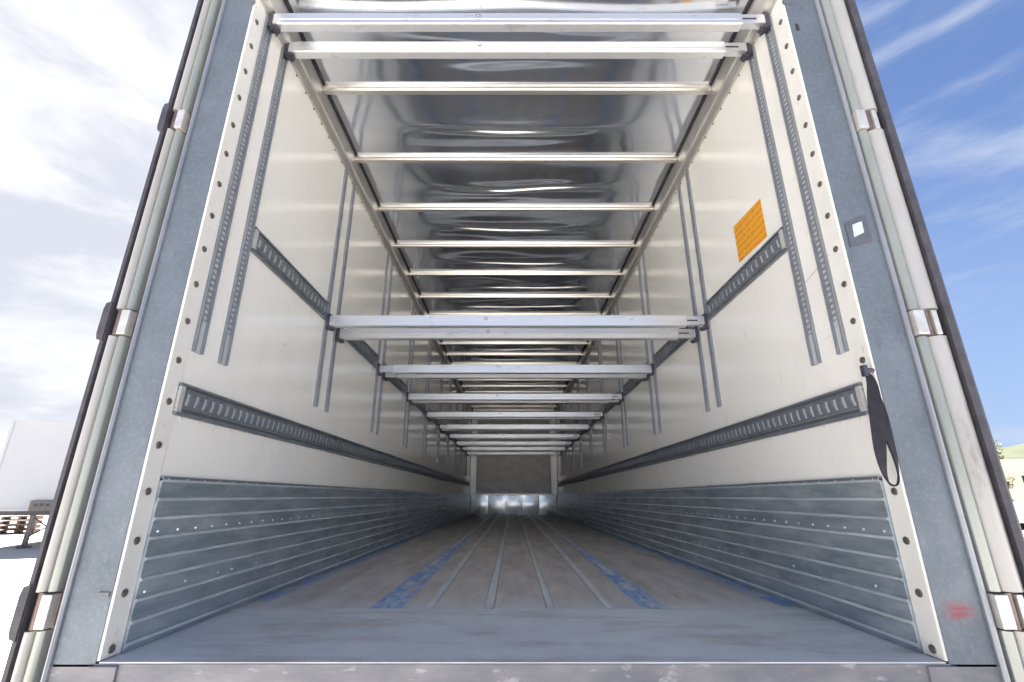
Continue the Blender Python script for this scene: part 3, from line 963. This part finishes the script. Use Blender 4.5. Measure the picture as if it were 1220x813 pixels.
# ================================================================ beyond the trailer, right
def van():
    r = empty('parked_van')
    prof = [(0, .35), (0, 1.0), (.25, 1.15), (.95, 1.35), (1.55, 2.15), (1.8, 2.32), (5.4, 2.36), (5.6, 2.2), (5.65, .4)]
    b = MB(); b.prism(prof, 'x', 0, 1.95)
    b.build('van_body', M['outer'], r)
    b = MB(); b.prism([(1.03, 1.42), (1.55, 2.10), (2.35, 2.10), (2.35, 1.40)], 'x', -.012, 0.0)
    b.build('side_window', M['glass'], r)
    b = MB(); b.prism([(2.5, 1.40), (2.5, 2.10), (4.0, 2.10), (4.0, 1.40)], 'x', -.012, 0.0)
    b.build('side_window', M['glass'], r)
    b = MB(); b.add([(.12, .985, 1.42), (1.83, .985, 1.42), (1.75, 1.53, 2.15), (.2, 1.53, 2.15), (.12, 1.0, 1.40), (1.83, 1.0, 1.40), (1.75, 1.56, 2.13), (.2, 1.56, 2.13)],
                   [(0, 1, 2, 3), (7, 6, 5, 4), (0, 4, 5, 1), (1, 5, 6, 2), (2, 6, 7, 3), (3, 7, 4, 0)])
    b.build('windscreen', M['glass'], r)
    b = MB(); b.box(-.02, 1.97, -.06, .12, .3, .6, .03)
    b.build('bumper', M['chassis'], r)
    for x in (.15, 1.5):
        b = MB(); b.box(x, x + .32, -.015, .05, .72, .92, .01)
        b.build('headlight', M['rivet'], r)
    for y in (1.0, 4.5):
        for x in (.08, 1.87):
            b = MB(); b.cyl((x - .11, y, .34), (x + .11, y, .34), .34, 24)
            wo = b.build('wheel', M['tyre'], r, smooth=True)
    b = MB(); b.box(-.22, -.02, 1.25, 1.35, 1.45, 1.7, .02)
    b.build('wing_mirror', M['chassis'], r)
    return r
v = van(); v.location = (24.9, 24.2, GZ); v.rotation_euler = (0, 0, R(28))
tag(v, 'white van at the far right edge, standing in front of the cream building', 'van')

bd = empty('cream_building')
b = MB(); b.box(0, 26, 0, 12, 0, 5.6)
b.build('wall', M['cream'], bd)
b = MB(); b.box(-.4, 26.4, -.4, 12.4, 5.603, 5.95)
b.build('roof', M['roof_tile'], bd)
for i in range(7):
    b = MB(); b.box(1.5 + i * 3.5, 3.0 + i * 3.5, -.03, .02, 2.6, 4.0)
    wv = b.build('window', M['glass'], bd)
    b = MB(); b.box(1.4 + i * 3.5, 3.1 + i * 3.5, -.06, -.001, 2.48, 2.597)
    b.build('sill', M['strip'], wv)
bd.location = (60.2, 60, GZ); bd.rotation_euler = (0, 0, R(-25))
tag(bd, 'low cream building with a pale flat roof below the hillside at right', 'building')

# hills
hv, hf = [], []
NX, NY = 80, 24
for j in range(NY + 1):
    for i in range(NX + 1):
        az = R(-75 + 150 * i / NX); d = 110 + 420 * (j / NY) ** 1.3
        x, y = math.sin(az) * d, math.cos(az) * d
        hgt = (j / NY) ** 0.8 * (34 + 22 * noise.noise(Vector((x * .006, y * .006, 3)))) * (0.12 + 0.88 * max(0, min(1, (math.degrees(az) + 5) / 35)))
        hgt += 2.5 * noise.noise(Vector((x * .03, y * .03, 1))) * (j / NY)
        hv.append((x, y, GZ - .5 + hgt * 1.05))
for j in range(NY):
    for i in range(NX):
        a = j * (NX + 1) + i
        hf.append((a, a + 1, a + NX + 2, a + NX + 1))
b = MB(); b.add(hv, hf)
hill = b.build('hill', M['hill'], smooth=True); hill['kind'] = 'structure'

def tree(x, y, z, h, rad, lab, seed):
    rnd = random.Random(seed)
    r = empty('olive_tree')
    b = MB(); b.cyl((0, 0, 0), (0.05 * h, 0, h * .55), .05 * h, 8, .025 * h)
    for k in range(5):
        a = k * 1.257 + rnd.random()
        b.cyl((0.03 * h, 0, h * .4), (math.cos(a) * rad * .6, math.sin(a) * rad * .6, h * (.6 + .2 * rnd.random())), .018 * h, 6, .006 * h)
    b.build('trunk', M['bark'], r)
    b = MB()
    clumps = [(Vector((rnd.uniform(-1, 1) * rad * .7, rnd.uniform(-1, 1) * rad * .7, h * .62 + rnd.uniform(-.22, .3) * h)), rad * rnd.uniform(.28, .5)) for _ in range(13)]
    for c_, cr_ in clumps:
        for _ in range(150):
            d = Vector((rnd.gauss(0, 1), rnd.gauss(0, 1), rnd.gauss(0, 1))).normalized() * cr_ * rnd.random() ** .4
            p = c_ + d
            u = Vector((rnd.gauss(0, 1), rnd.gauss(0, 1), rnd.gauss(0, 1))).normalized()
            w_ = u.orthogonal().normalized()
            s_ = rad * rnd.uniform(.05, .09)
            b.add([p - u * s_, p + w_ * s_ * .6, p + u * s_, p - w_ * s_ * .6], [(0, 1, 2, 3)])
    b.build('crown', M['leaf'], r)
    r.location = (x, y, z)
    tag(r, lab, 'tree')
tree(61.0, 63.5, GZ, 9.0, 2.6, 'olive green tree beside the cream building, just past the right door edge', 3)
tree(55.3, 56.5, GZ, 4.4, 1.3, 'shorter bushy tree in front of the cream building', 5)
